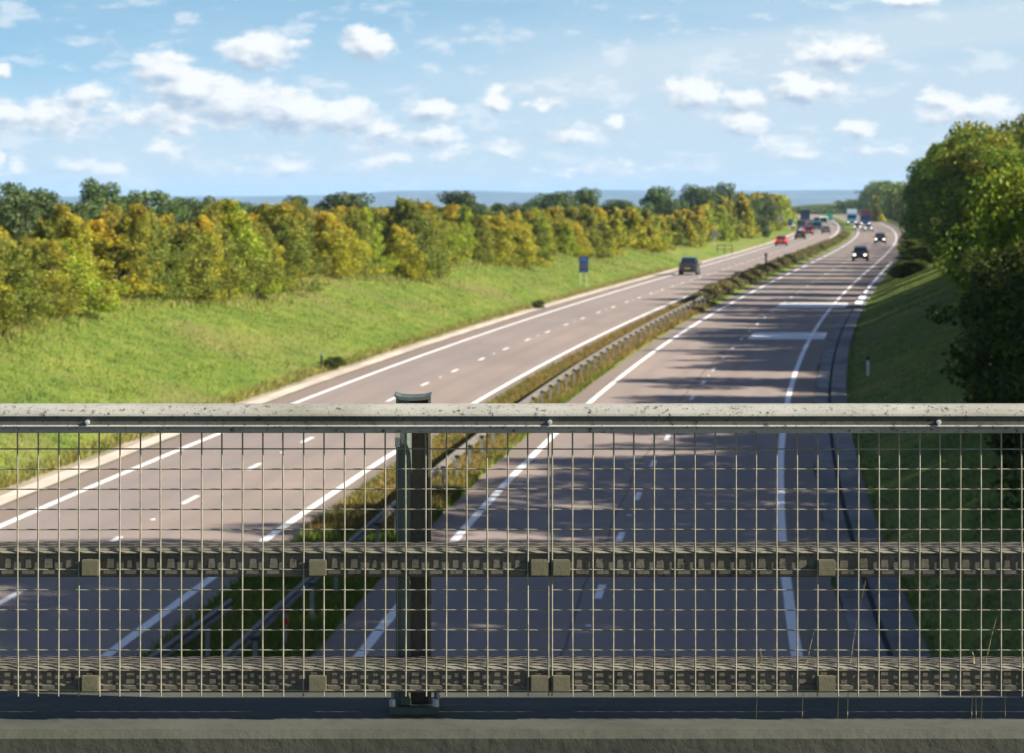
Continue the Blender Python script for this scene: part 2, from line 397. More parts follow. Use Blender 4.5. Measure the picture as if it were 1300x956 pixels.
# ---------------------------------------------------------------- grass
def blades(name,n,usamp,zsamp,hgt,wid,mat,lean=.5,clump=0):
    u=usamp(n); z=zsamp(n); x=mid(z)+u; h=ground_h(u,z,x)
    H=hgt*rng.uniform(.5,1.3,n)*(1 if not clump else 1); W=wid*rng.uniform(.6,1.3,n)
    a=rng.uniform(0,pi,n); dx=np.cos(a)*W/2; dy=np.sin(a)*W/2
    lx=rng.normal(0,lean,n)*H; ly=rng.normal(0,lean,n)*H
    V=np.empty((n,3,3),np.float32)
    V[:,0]=np.stack([x-dx,z-dy,h-.03],-1); V[:,1]=np.stack([x+dx,z+dy,h-.03],-1); V[:,2]=np.stack([x+lx,z+ly,h+H],-1)
    o=npmesh(name,V.reshape(-1,3),np.arange(3*n).reshape(-1,3),mat,nper=3); o['kind']='stuff'
    return o
def zs_near(a,b,p=1.6): return lambda n: a+(b-a)*rng.random(n)**p
tag(blades('grass',90000,lambda n:-16.7-10*rng.random(n),zs_near(60,330),.07,.06,M['grassblade']),'short green grass covering the sunny left bank','grass')
tag(blades('grass',60000,lambda n:5.9+8*rng.random(n),zs_near(30,330),.07,.06,M['grassblade']),'shaded green grass on the steep right bank','grass')
tag(blades('tall_grass',14000,lambda n:-16.6-.6*rng.random(n)**2,zs_near(60,300),.26,.05,M['dryweed'],.5),'straggling dry grass along the edge of the left kerb','grass')
def _tb(n):
    z=_tbz; return -16.6-np.interp(z,BR_Z,BD)-.9*sin(1)+rng.normal(0,1.0,n)+.9*np.sin(z/7.3)
_tbz=85+(420-85)*rng.random(20000)**1.5
tag(blades('tall_grass',20000,_tb,lambda n:_tbz,.34,.07,M['dryweed'],.5),'long rusty grass and weeds at the foot of the left tree row','grass')
tag(blades('scrub',9000,lambda n:-17-9*rng.random(n),zs_near(60,300),.20,.05,M['dryweed'],.5),'scattered dry stalks among the grass on the left bank','grass')
def medz(a,b,p): return lambda n: a+(b-a)*rng.random(n)**p
tag(blades('median_weeds',75000,lambda n:-7.1+2.55*rng.beta(1.3,1.3,n),medz(66,205,1.2),.24,.07,M['weed'],.4),'rusty and green weeds growing in the central reservation','weeds')
tag(blades('median_grass',60000,lambda n:-7.15+2.65*rng.random(n),medz(28,130,1.1),.19,.06,M['grassblade'],.4),'green grass tufts growing in the central reservation','grass')

# ---------------------------------------------------------------- trees
def crown_mesh(name,nleaf,leaf,H,W,mat,seed,style='bush',low=.03):
    r=np.random.default_rng(seed); nc=int(62 if style=='young' else 34)
    C=[];R=[]
    WB=.28 if style=='young' else .12
    lean=r.normal(0,.10 if style=='young' else .04,2)*W; wob=r.uniform(0,6.28,2)
    for k in range(nc):
        t=(k+.5)/nc; t=min(.97,max(low+.02,t+r.normal(0,.03)))
        if style=='young': w=(1-t)**.75*(.6+.4*min(1,t*4+.3))*1.2
        elif style=='round': w=sqrt(max(.02,1-((t-.55)/.52)**2))
        else: w=sqrt(max(.05,1-((t-.48)/.56)**2))
        a=k*2.399+r.normal(0,.5); rr=W/2*w*(.3+.68*r.random())*(1+WB*sin(2*a+wob[0])+.7*WB*sin(t*9+wob[1]))
        C.append((rr*cos(a)+lean[0]*t,rr*sin(a)+lean[1]*t,t*H)); R.append((W*(.06+.11*r.random()) if style=='young' else W*(.11+.13*r.random()))*(.65+.35*w))
        if r.random()<.35: C.append((rr*1.35*cos(a+.6),rr*1.35*sin(a+.6),min(.98,t+.04)*H)); R.append(W*.10)
    if style=='young':
        for k in range(16):
            a=r.uniform(0,2*pi); q=r.uniform(.05,.34); zz=H*(1.04-q*1.25+r.normal(0,.04))
            for m_ in range(3): C.append((W*q*cos(a)+lean[0],W*q*sin(a)+lean[1],zz+m_*.17)); R.append(W*(.055-.012*m_))
    C=np.array(C);R=np.array(R); p=R**2/np.sum(R**2); ci=r.choice(len(C),nleaf,p=p)
    d=r.normal(size=(nleaf,3)); d/=np.linalg.norm(d,axis=1)[:,None]
    rad=R[ci]*(.45+.62*r.random(nleaf)**.6)
    stretch=np.array([1,1,1.25 if style=='young' else .9])
    P=C[ci]+d*rad[:,None]*stretch
    P[:,2]=np.maximum(P[:,2],.05+.2*r.random(nleaf))
    nrm=d+r.normal(0,.75,size=(nleaf,3)); nrm/=np.linalg.norm(nrm,axis=1)[:,None]
    t1=np.cross(nrm,r.normal(size=(nleaf,3))); t1/=np.linalg.norm(t1,axis=1)[:,None]; t2=np.cross(nrm,t1)
    s=leaf*r.uniform(.55,1.35,nleaf)[:,None]
    V=np.stack([P-t1*s*.5,P-t2*s*.34+nrm*s*.08,P+t1*s*.5,P+t2*s*.34+nrm*s*.08],1).reshape(-1,3)
    me=bpy.data.meshes.new(name); Q=np.arange(4*nleaf,dtype=np.int32)
    me.vertices.add(len(V)); me.vertices.foreach_set('co',V.astype(np.float32).ravel())
    me.loops.add(len(Q)); me.loops.foreach_set('vertex_index',Q)
    me.polygons.add(nleaf); me.polygons.foreach_set('loop_start',np.arange(0,4*nleaf,4,dtype=np.int32))
    me.update(calc_edges=True); me.materials.append(mat)
    # trunk with limbs reaching the clumps
    b=MB(); tr=.028*H if style!='young' else .018*H
    pts=[(0,0,-.4),(.02*H*r.normal(),.02*H*r.normal(),.3*H),(.03*H*r.normal(),.03*H*r.normal(),.6*H),(0,0,.9*H)]
    rr=[tr*1.3,tr,tr*.6,tr*.15]
    for q in range(3): b.tube(pts[q],pts[q+1],rr[q],7,rr[q+1],cap=False)
    for c in C[::3]:
        t0=max(.12,min(.8,c[2]/H-.18)); s0=np.array([0,0,t0*H]); b.tube(s0,c*np.array([.95,.95,1]),tr*.35,5,tr*.08,cap=False)
    mt=bpy.data.meshes.new(name+'_trunk'); mt.from_pydata([tuple(map(float,v)) for v in b.v],[],b.f); mt.materials.append(M['bark'])
    return me,mt
protos={}
protos['young']=[crown_mesh('young_crown',15000,.125,5,3.4,M['leaf_y'],20+k,'young') for k in range(8)]
protos['youngfar']=[crown_mesh('young_crown',3200,.30,5,3.2,M['leaf_y'],40+k,'young') for k in range(3)]
protos['dark']=[crown_mesh('dark_crown',11000,.27,7,6,M['leaf_d'],60+k,'round',.1) for k in range(4)]
protos['big']=[crown_mesh('green_crown',17000,.26,9,7,M['leaf_g'],80+k,'round') for k in range(4)]
protos['bush']=[crown_mesh('bush_crown',12000,.20,5,5,M['leaf_g'],90+k,'full',.0) for k in range(3)]
protos['far']=[crown_mesh('far_crown',1800,.55,7,7,M['leaf_d'],100+k,'round',.0) for k in range(3)]
SIZE={'young':(5,3.4),'youngfar':(5,3.2),'dark':(7,6),'big':(9,7),'bush':(5,5),'far':(7,7)}
def tree(kind,x,z,base,H,W,tint,name,label,group,cat='tree',rz=None):
    k=random.randrange(len(protos[kind])); me,mt=protos[kind][k]
    h0,w0=SIZE[kind]
    r=empty(name,(x,z,base),random.uniform(0,6.28) if rz is None else rz,label,cat,group)
    r.scale=(W/w0,W/w0*random.uniform(.9,1.1),H/h0)
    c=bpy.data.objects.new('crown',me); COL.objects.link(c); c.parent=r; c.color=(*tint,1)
    t=bpy.data.objects.new('trunk',mt); COL.objects.link(t); t.parent=r
    return r
def ordn(n):
    w=['first','second','third','fourth','fifth','sixth','seventh','eighth','ninth','tenth','eleventh','twelfth','thirteenth','fourteenth','fifteenth','sixteenth','seventeenth','eighteenth','nineteenth','twentieth']
    tens={2:'twenty',3:'thirty',4:'forty',5:'fifty',6:'sixty',7:'seventy',8:'eighty',9:'ninety'}
    tt={2:'twentieth',3:'thirtieth',4:'fortieth',5:'fiftieth',6:'sixtieth',7:'seventieth',8:'eightieth',9:'ninetieth'}
    if n<=20: return w[n-1]
    if n>=100: return 'hundredth' if n==100 else 'hundred and '+ordn(n-100)
    return tt[n//10] if n%10==0 else tens[n//10]+'-'+w[n%10-1]
# front row of young trees on the left bank
TOPX=[-150,0,60,120,200,280,350,450,500,560,610,660,700,740,800,850,880,900,950,1000,1016,1040]
TOPY=[290,292,277,270,280,262,264,268,258,262,270,282,262,268,266,276,262,254,248,250,262,270]
tints=[((1.15,1.05,.9),'yellow green'),((.95,1.1,.9),'lime green'),((.70,.72,.9),'olive green'),((1.18,1.0,.8),'golden'),((.85,.80,.85),'brownish olive'),((.55,.62,.8),'dark green')]
z=86.; n=0
while z<760:
    D=np.interp(z,BR_Z,BD); u=-16.6-D-.9+random.uniform(-.5,.5)+.9*sin(z/7.3)+.6*sin(z/3.1+1)
    x=midf(z)+u; px=650+F*x/z
    if px>-170:
        n+=1; base=gh(u,z)-.1
        ty=np.interp(px,TOPX,TOPY)+random.choice([-12,-5,0,5,10,20,30,40])*(150/ max(z,150))
        H=max(3.0,(EYE-(ty-HOR)/F*z)-base); W=random.uniform(2.5,4.3)*min(1.25,max(1,H/5.2))
        w=[3,3,2,1.6,1.6,1.2] if z<330 else [2.2,2,2.4,.9,1.4,1.8]
        tint,tn=random.choices(tints,w)[0]
        kind='young' if z<300 else 'youngfar'
        lab=f"{tn} young tree, {ordn(n)} from the left end of the roadside row"
        tree(kind,x,z,base,H/1.03,W,tint,'young_tree',lab,'young autumn trees in the front row on the left bank')
    z+=random.choice([1.7,2.4,3.0,3.4,4.6])*(1 if z<200 else 1.25 if z<330 else 1.9)
z=88.; n=0
while z<420:
    D=np.interp(z,BR_Z,BD); u=-16.6-D-3.2+random.uniform(-.8,.6); x=midf(z)+u; px=650+F*x/z
    if px>-170:
        n+=1; base=gh(u,z)-.1; ty=np.interp(px,TOPX,TOPY)+random.choice([-4,1,6,10,16])*(150/max(z,150))
        H=max(3.0,(EYE-(ty-HOR)/F*z)-base); W=random.uniform(3.2,5.0)
        tint,tn=random.choices(tints,[2,1,3,1.6,1.6,2.4])[0]
        tree('young' if z<300 else 'youngfar',x,z,base,H/1.03,W,tint,'young_tree',f"{tn} young tree set back in the second row, {ordn(n)} from the left",'young autumn trees in the second row on the left bank')
    z+=random.uniform(3.5,6.5)
# dark mature trees behind them
back=[(-60,238,70),(8,232,60),(52,250,75),(95,262,60),(126,238,52),(187,248,78),(240,255,60),(285,262,60),(330,268,55),(372,256,42),(432,252,66),(478,268,45),(520,262,55),(588,250,52),(640,262,50),(668,268,44),(706,250,52),(741,246,40),(786,260,50),(832,244,42),(858,256,36),(884,242,40),(912,237,36),(940,250,36),(965,254,30),(300,258,50),(560,268,50),(0,255,80)]
for k,(px,ty,w) in enumerate(sorted(back)):
    d=155+max(px,0)*.36+random.uniform(-8,12); x=(px-650)/F*d; base=ghx(x,d)-.3
    top=EYE-(ty-3-HOR)/F*d; H=top-base; W=w/F*d*1.25
    g=random.uniform(.8,1.35)
    tree('dark',x,d,base,max(H,3)/1.02,W,(g,g*random.uniform(.95,1.1),g),'mature_tree',f"dark green mature tree rising behind the front row, {ordn(k+1)} from the left",'dark trees behind the left row')
# trees of the right bank: (distance, u, height, width, kind, tint)
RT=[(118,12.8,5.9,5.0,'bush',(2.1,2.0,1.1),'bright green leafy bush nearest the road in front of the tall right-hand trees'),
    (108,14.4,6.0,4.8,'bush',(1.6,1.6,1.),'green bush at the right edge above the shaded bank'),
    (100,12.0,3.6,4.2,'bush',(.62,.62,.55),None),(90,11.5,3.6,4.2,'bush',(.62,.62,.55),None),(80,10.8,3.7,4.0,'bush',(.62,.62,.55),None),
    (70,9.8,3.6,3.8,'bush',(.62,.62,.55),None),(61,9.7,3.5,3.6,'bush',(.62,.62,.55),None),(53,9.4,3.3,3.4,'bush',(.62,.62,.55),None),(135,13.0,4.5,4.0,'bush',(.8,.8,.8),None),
    (150,13.0,4.2,4.2,'bush',(.7,.7,.7),None)]
d=26.
while d<190:
    if d<59: u,h=17.3+random.uniform(-.5,.8),12.0+random.uniform(-.9,1.3)
    elif d<84: u,h=17.6+random.uniform(-.5,.8),(9.4 if d<72 else 8.8)+random.uniform(-.8,.8)
    else: u,h=20+random.uniform(-.6,.8),8.0+random.uniform(-1.0,1.2)
    if 98<d<126: h-=3.2
    if d<58: RT.append((d+2,u+5.5,h+2.6,8.5,'big',(.9,.9,.9),None))
    RT.append((d,u,h,8.2,'big',(.9,.9,.9),None)); d+=random.uniform(4.2,5.6)
for (d,u,h) in ((106,14.6,6.6),(116,14.8,7.0),(128,14.6,6.8),(140,14.4,7.6),(152,14.2,7.4),(163,14.0,8.0),(176,13.4,7.8),(188,13.0,9.0),(200,12.6,9.6),(210,12.4,10.4),
              (222,12,9.6),(234,11.5,10.2),(247,11.3,10.2),(260,11,10.6),(273,10.8,9.8),(287,10.6,10.4),(302,10.6,9.4),(318,10.5,9),(335,10.5,8.2),(352,10.5,8.4),(370,10.5,7.6),(390,10.5,8.0),(412,10.6,7.2),(436,10.6,7.6),
              (462,9.6,7.6),(490,9.,7.8),(520,8.8,7.4),(552,8.6,7.4),(586,8.6,7.2),(600,8.2,8.4),(622,8.0,8.8),(645,7.8,9.2),(670,7.8,9.4),(700,7.6,9.6),(730,7.6,9.8),(762,7.6,10.2),(795,7.6,10.2),(830,7.6,10.6),(865,7.6,10.8),(905,7.8,11),(940,8,11),(975,8,11)):
    RT.append((d,u+(1.0 if d<260 else .6)+random.uniform(-.3,.3),h-1.0,random.uniform(6.,6.8) if d<260 else random.uniform(7.5,9) if d>600 else random.uniform(6.3,7.6),'big' if d<420 else 'far',(random.uniform(1.1,1.75),random.uniform(1.15,1.5),.9),None))
for (d,u,h) in ((195,20,11),(220,19,11.5),(250,18,11.5),(285,17,11),(320,17,9.6)):
    RT.append((d,u,h-1,8.5,'big',(random.uniform(1.2,1.8),random.uniform(1.2,1.5),.9),None))
d=236.
while d<430:
    RT.append((d,8.6+random.uniform(-.4,.8),float(np.interp(d,[236,290,430],[1.1,2.4,3.6]))*random.uniform(.8,1.15),random.uniform(2.2,3.2),'bush',(.8,.8,.75),None)); d+=random.uniform(4.5,7.5)
nb=nt=0
for (d,u,h,w,kind,tint,lab) in sorted(RT,key=lambda t:t[0]):
    if kind=='bush':
        nb+=1; lab=lab or f"dark shaded bush on the right bank, {ordn(nb)} counting away from the bridge"
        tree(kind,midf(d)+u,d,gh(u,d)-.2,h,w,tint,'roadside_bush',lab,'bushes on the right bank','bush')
    else:
        nt+=1
        if kind=='far' : tint=tuple(1.15*c for c in tint)
        lab=f"tall green tree on the right bank, {ordn(nt)} counting away from the bridge"
        tree(kind,midf(d)+u,d,gh(u,d)-.3,h,w,tint,'roadside_tree',lab,'tall trees along the right bank')
# far belt that closes the view of the road
n=0
for px in range(1006,1125,7):
    n+=1; d=random.uniform(1080,1180); x=(px-650)/F*d; ty=random.uniform(261,267) if px<1075 else random.uniform(252,260)
    base=-1; top=EYE-(ty-HOR)/F*d
    tree('far',x,d,base,top-base,random.uniform(9,13),(1.6,1.5,1.2),'distant_tree',f"distant dark tree beyond the traffic, {ordn(n)} from the left",'distant trees beyond the traffic')
x,d,_=at(1111,0,800); tree('youngfar',x,d,0,6.8,4.6,(1.6,1.4,.7),'yellow_tree','small bright yellow tree beside the far right-hand trees',None)
x,d,_=at(1098,0,1000); tree('far',x,d,0,8.6,7,(.7,.8,1.),'conifer','dark bluish tree left of the yellow tree on the skyline',None)

# hedge in the central reservation
def hedge():
    n=70000; z=200+(560-200)*rng.random(n)**1.2; u=-6.0+rng.normal(0,.45,n); w=1-np.clip(np.abs(u+6.0)/1.3,0,1)**2
    hmax=np.interp(z,[200,212,300,420,470,560],[.3,.8,.9,.9,.6,.5])*(.8+.25*np.sin(z/2.3)+.2*np.sin(z/.9+1))*w
    P=np.stack([mid(z)+u,z,.04+hmax*rng.random(n)**.6],-1)
    nr=rng.normal(size=(n,3)); nr/=np.linalg.norm(nr,axis=1)[:,None]; t1=np.cross(nr,rng.normal(size=(n,3))); t1/=np.linalg.norm(t1,axis=1)[:,None]; t2=np.cross(nr,t1)
    s=rng.uniform(.08,.18,n)[:,None]
    V=np.stack([P-t1*s*.5,P-t2*s*.4,P+t1*s*.5,P+t2*s*.4],1).reshape(-1,3)
    tag(npmesh('hedge',V,np.arange(4*n).reshape(-1,4),M['leaf_h']),'low dark hedge along the far central reservation','hedge')
hedge()
# small scrub clumps by the drains
for (px,py,lab) in ((432,470,'small dark weed clump by the left kerb near the short dark post'),(690,392,'small weed clump spilling over a gully in the left kerb')):
    d=EYE*F/(py-HOR); x=(px-650)/F*d; tree('bush',x-.3,d,.05,.5,.9,(.6,.6,.6),'weed_clump',lab,None,'weeds')

# ---------------------------------------------------------------- central barrier
def barrier():
    r=empty('safety_barrier',(midf(30)-5.1,30,0),0,'long corrugated steel safety barrier on black-capped posts in the central reservation','barrier')
    ox,oy=midf(30)-5.1,30.
    def beam(z0,z1,off,parent,o0,o1,flare=0):
        prof=[(0,.50),(.045,.53),(.045,.565),(0,.60),(0,.63),(.045,.665),(.045,.70),(0,.73),(-.006,.73),(.038,.697),(.038,.668),(-.006,.635),(-.006,.597),(.038,.562),(.038,.533),(-.006,.50)]
        prof=[(a*1.1,.10+(b-.5)*1.0+.44) for a,b in prof]
        b=MB(); zz=np.arange(z0,z1+.1,3.2); n=len(prof); vs=[]
        for q in zz:
            xx=midf(q)+off-(flare*max(0,(z1-q)/ (z1-z0))**1.0 if flare else 0)
            vs+=[(xx+a-o0,q-o1,h) for a,h in prof]
        fs=[(k*n+i_,k*n+(i_+1)%n,(k+1)*n+(i_+1)%n,(k+1)*n+i_) for k in range(len(zz)-1) for i_ in range(n)]+[tuple(range(n)),tuple(range((len(zz)-1)*n,len(zz)*n))]
        b.add(vs,fs); return b.build('beam',M['steel'],parent)
    beam(8,204,-5.13,r,ox,oy)
    k=0; z=11.2
    while z<204:
        p=MB(); x=midf(z)-4.985-ox; y=z-oy
        p.box(x-.035,x+.035,y-.055,y-.047,0,.66); p.box(x-.035,x+.035,y+.047,y+.055,0,.66); p.box(x-.004,x+.004,y-.047,y+.047,0,.66)
        o=p.build('post',M['psteel'],r)
        c=MB(); c.box(x-.075,x+.075,y-.075,y+.075,.66,.735,.012,.012); c.build('cap',M['black'],o)
        if abs(z-49.6)<1.5:
            q=MB(); q.tube((x,y-.058,.50),(x,y-.075,.50),.06,12); q.build('reflector',M['red'],o)
        z+=3.2
    r2=empty('safety_barrier',(midf(30)-6.3,30,0),0,'short flared end of a corrugated steel barrier beside the left carriageway','barrier')
    ox,oy=midf(30)-6.3,30.
    beam(8.8,50.4,-6.05,r2,ox,oy,1.1)
    z=9.5
    while z<50.5:
        p=MB(); x=midf(z)-5.93-1.1*max(0,(50.4-z)/41.6)-ox; y=z-oy
        p.box(x-.035,x+.035,y-.05,y-.042,0,.62); p.box(x-.035,x+.035,y+.042,y+.05,0,.62); p.box(x-.004,x+.004,y-.042,y+.042,0,.62); p.build('post',M['psteel'],r2); z+=3.2
barrier()

# ---------------------------------------------------------------- signs and small furniture
def on_ground(px,py):       # walk the ray through a pixel until it meets the ground
    for d in np.arange(45,900,.5):
        x,y,zz=at(px,py,d)
        if zz<=ghx(x,d): return x,d,ghx(x,d)
x,d,h=on_ground(741,364)
r=empty('blue_sign',(x,d,h),.05,'tall blue information sign with lighter top on two grey legs in the left verge','sign')
MB().box(-.38,.38,-.02,.02,1.15,2.42).build('panel',M['sign_blue'],r,bevel=.006)
s_=MB(); 
s_.add([(-.26,-.023,2.05),(-.10,-.023,2.05),(-.03,-.023,2.34),(-.15,-.023,2.34)],[(0,1,2,3)]); s_.add([(.26,-.023,2.05),(.10,-.023,2.05),(.03,-.023,2.34),(.15,-.023,2.34)],[(0,1,2,3)]); s_.box(-.18,.18,-.0245,-.0235,2.20,2.25)
s_.build('symbol',M['sign_lt'],r)
s_=MB(); 
for a in range(5): s_.box(-.28+a*.12,-.20+a*.12,-.0235,-.021,1.72,1.86)
for a in range(4): s_.box(-.22+a*.12,-.14+a*.12,-.0235,-.021,1.54,1.64)
s_.build('legend',M['sign_red'],r)
for sx in (-.25,.25): MB().tube((sx,.045,-.4),(sx,.045,2.38),.025,8).build('leg',M['galv'],r)
x,d,h=on_ground(907,312)
r=empty('warning_sign',(x,d,h),0,'small grey triangular-topped sign standing by the far left trees','sign')
MB().prism([(-.55,1.1),(.55,1.1),(.55,1.45),(0,2.2),(-.55,1.45)],-.02,.02,'y').build('panel',M['sign_back'],r)
MB().tube((0,.04,-.3),(0,.04,1.9),.035,8).build('leg',M['galv'],r)
x,d,h=on_ground(920,322)
r=empty('guard_rail',(x,d,h),0,'low wooden rail fence beside the left kerb behind the dark estate car','fence')
for hh in (.55,1.0): MB().box(-1.0,1.0,-.03,.03,hh,hh+.1).build('rail',M['bark'],r)
for sx in (-.95,0,.95): MB().box(sx-.05,sx+.05,.032,.12,-.2,1.15).build('leg',M['bark'],r)
x,d,h=on_ground(1003,294)
r=empty('blue_sign',(x,d,h),0,'small blue sign beside the left kerb where the road bends away','sign')
MB().box(-.45,.45,-.03,.03,1.2,2.5).build('panel',M['sign_blue'],r,bevel=.01); MB().tube((0,.05,-.3),(0,.05,2.4),.04,8).build('leg',M['galv'],r)
x,d,h=on_ground(989,293)
r=empty('dark_sign',(x,d,h),0,'dark rounded sign in front of the far left trees','sign')
MB().tube((0,-.03,2.2),(0,.03,2.2),.75,16).build('panel',M['sign_back'],r); MB().tube((0,.05,-.3),(0,.05,2.4),.04,8).build('leg',M['galv'],r)
x,d,h=on_ground(1006,292)
r=empty('marker_board',(x,d,h),0,'small red and white marker board on the left kerb ahead of the traffic','sign')
MB().box(-.5,.5,-.03,.03,.3,.75).build('red_board',M['red'],r); MB().box(-.5,.5,-.03,.03,.752,1.2).build('white_board',M['white'],r); MB().tube((0,.05,-.2),(0,.05,1.1),.04,8).build('leg',M['galv'],r)
x,d,h=on_ground(408,470)
r=empty('marker_post',(x,d,h),0,'short dark marker post in the grass beside the left kerb','post')
MB().box(-.05,.05,-.03,.03,-.2,.62,.01,.005).build('stem',M['black'],r,bevel=.005); MB().box(-.08,.08,-.04,.04,.62,.72).build('cap',M['psteel'],r)
x,d,h=on_ground(1102,478)
r=empty('marker_post',(x,d,h),0,'short white marker post with black top on the shaded right bank','post')
MB().box(-.055,.055,-.02,.02,-.2,.62).build('stem',M['white'],r,bevel=.004); MB().box(-.058,.058,-.023,.023,.622,.78).build('cap',M['black'],r)
x,d=midf(292)-6.4,292.
r=empty('marker_post',(x,d,.05),0,'small dark green marker post standing in the median hedge','post')
MB().box(-.1,.1,-.05,.05,0,1.5).build('stem',M['sign_green'],r,bevel=.01); MB().box(-.14,.14,-.08,.08,1.502,1.75).build('cap',M['black'],r)
# green and red boards far along the road
x,d,_=at(1053,0,820)
r=empty('green_sign',(x,d,-1),0,'green direction sign far along the road above the traffic','sign')
MB().box(-.85,.85,-.06,.06,1.3,3.4).build('panel',M['sign_green'],r,bevel=.02)
for sx in (-.5,.5): MB().tube((sx,.14,-1),(sx,.14,3.3),.06,8).build('leg',M['galv'],r)

# ---------------------------------------------------------------- vehicles
def paint(name,c,metal=.2): return simple(name,c,.28,metal,.5,coat=.6)
def wheel(r,x,y,R=.33,w=.22):
    t=MB().tube((x-w/2,y,R),(x+w/2,y,R),R,20).build('wheel',M['tyre'],r)
    s=1 if x>0 else -1
    MB().tube((x+s*(w/2-.01),y,R),(x+s*(w/2+.012),y,R),R*.62,14).build('rim',M['rim'],t)
def car(loc,rz,body,label,group,kind='hatch',lamps='tail',on=False):
    """front towards -Y (towards the viewer) before rotation; rear view cars are turned by pi"""
    r=empty('car',loc,rz,label,'car',group)
    W=.88; L=2.15; g=.02
    if kind=='suv':   st=[(-L,.42,.74,.62),(-L+.1,.30,.92,.80),(-1.05,.24,1.04,W),(-.2,.22,1.06,W),(1.1,.24,1.08,W),(2.0,.30,1.10,.86),(L,.40,1.02,.82)]; roof=[(-.95,1.05,.78),(-.25,1.62,.62),(.4,1.70,.64),(1.6,1.66,.62),(2.08,1.08,.76)]
    elif kind=='sal': st=[(-L,.40,.62,.62),(-L+.12,.26,.76,.80),(-1.1,.20,.90,W),(0,.18,.92,W),(1.2,.20,.96,W),(2.1,.28,.98,.84),(2.3,.40,.92,.76)]; roof=[(-.95,.92,.76),(-.15,1.38,.58),(.5,1.43,.60),(1.1,1.38,.58),(1.85,.97,.72)]
    else:             st=[(-L+.1,.40,.66,.62),(-L+.2,.26,.80,.80),(-1.1,.20,.93,W),(0,.18,.95,W),(1.1,.20,.98,W),(1.85,.28,.98,.85),(1.98,.40,.92,.80)]; roof=[(-.95,.94,.76),(-.2,1.42,.60),(.5,1.48,.62),(1.35,1.44,.60),(1.88,.98,.74)]
    b=MB(); vs=[]; n=8
    for (y,z0,z1,w) in st:
        zm=z0+.45*(z1-z0)
        vs+=[(-w*.86,y,z0),(w*.86,y,z0),(w,y,z0+.12),(w,y,zm+.05),(w*.93,y,z1),(w*.5,y,z1+.03),(-w*.5,y,z1+.03),(-w*.93,y,z1)][:8]
    # close the left side symmetrically
    vs=[];n=10
    for (y,z0,z1,w) in st:
        zm=z0+.5*(z1-z0)
        vs+=[(-w*.86,y,z0),(w*.86,y,z0),(w,y,z0+.1),(w*1.01,y,zm+.05),(w*.93,y,z1),(w*.5,y,z1+.03),(-w*.5,y,z1+.03),(-w*.93,y,z1),(-w*1.01,y,zm+.05),(-w,y,z0+.1)]
    fs=[(k*n+a,k*n+(a+1)%n,(k+1)*n+(a+1)%n,(k+1)*n+a) for k in range(len(st)-1) for a in range(n)]+[tuple(range(n)),tuple(range((len(st)-1)*n,len(st)*n))]
    b.add(vs,fs)
    b.build('body',body,r,smooth=False,bevel=.02)
    # cabin: roof shell + glass
    ya,za,wa=roof[0]; yb,zb,wb=roof[-1]
    rf=MB(); vs=[]
    for (y,z,w) in roof[1:-1]: vs+=[(-w,y,z-.06),(w,y,z-.06),(w*.9,y,z),(-w*.9,y,z)]
    m=len(roof)-2; rf.add(vs,[(k*4+a,k*4+(a+1)%4,(k+1)*4+(a+1)%4,(k+1)*4+a) for k in range(m-1) for a in range(4)]+[(0,1,2,3),tuple(range((m-1)*4,m*4))]); rf.build('roof',body,r,bevel=.015)
    def glz(p): return MB().add(p,[(0,1,2,3)])
    r1=roof[1]; r2=roof[-2]
    glz([(-wa,ya,za),(wa,ya,za),(r1[2],r1[0],r1[1]-.05),(-r1[2],r1[0],r1[1]-.05)]).build('windscreen',M['glass'],r)
    glz([(-wb,yb,zb),(wb,yb,zb),(r2[2],r2[0],r2[1]-.05),(-r2[2],r2[0],r2[1]-.05)]).build('rear_window',M['glass'],r)
    for s in (-1,1):
        glz([(s*wa,ya,za),(s*wb,yb,zb),(s*r2[2],r2[0],r2[1]-.05),(s*r1[2],r1[0],r1[1]-.05)]).build('side_window',M['glass'],r)
        for (p0,p1) in (((s*wa,ya,za),(s*r1[2],r1[0],r1[1]-.04)),((s*wb,yb,zb),(s*r2[2],r2[0],r2[1]-.04)),((s*(wa+.01),.35,za+.02),(s*(roof[2][2]+.01),.4,roof[2][1]-.04))): MB().tube(p0,p1,.035,6).build('pillar',body,r)
        MB().box(s*.99-.09,s*.99+.09,-.72,-.6,za-.02,za+.13,.01,.01).build('mirror',body,r,bevel=.02)
    for sx in (-.80,.80):
        wheel(r,sx,-1.32); wheel(r,sx,1.30)
    fy=st[0][0]; ry=st[-1][0]; fz=st[1][2]
    for s in (-1,1):
        MB().box(s*.60-.15,s*.60+.15,fy-.03,fy+.10,fz-.24,fz-.08,.02,.0).build('headlight',M['head'] if lamps=='head' else M['headoff'],r,bevel=.015)
        MB().box(s*.68-.10,s*.68+.10,ry-.06,ry+.03,.70,.92,.01,0).build('tail_light',M['brake'] if on else M['tail'],r,bevel=.01)
    MB().box(-.35,.35,fy-.02,fy+.05,.42,.56).build('grille',M['black'],r)
    MB().box(-.26,.26,fy-.045,fy-.022,.30,.40).build('number_plate',M['plate_w'],r); MB().box(-.26,.26,ry+.005,ry+.03,.60,.71).build('number_plate',M['plate_y'],r)
    MB().box(-.7,.7,ry-.05,ry+.05,.26,.42).build('bumper',M['black'],r,bevel=.02)
    return r
def heading(z): return -math.atan((midf(z+5)-midf(z-5))/10)
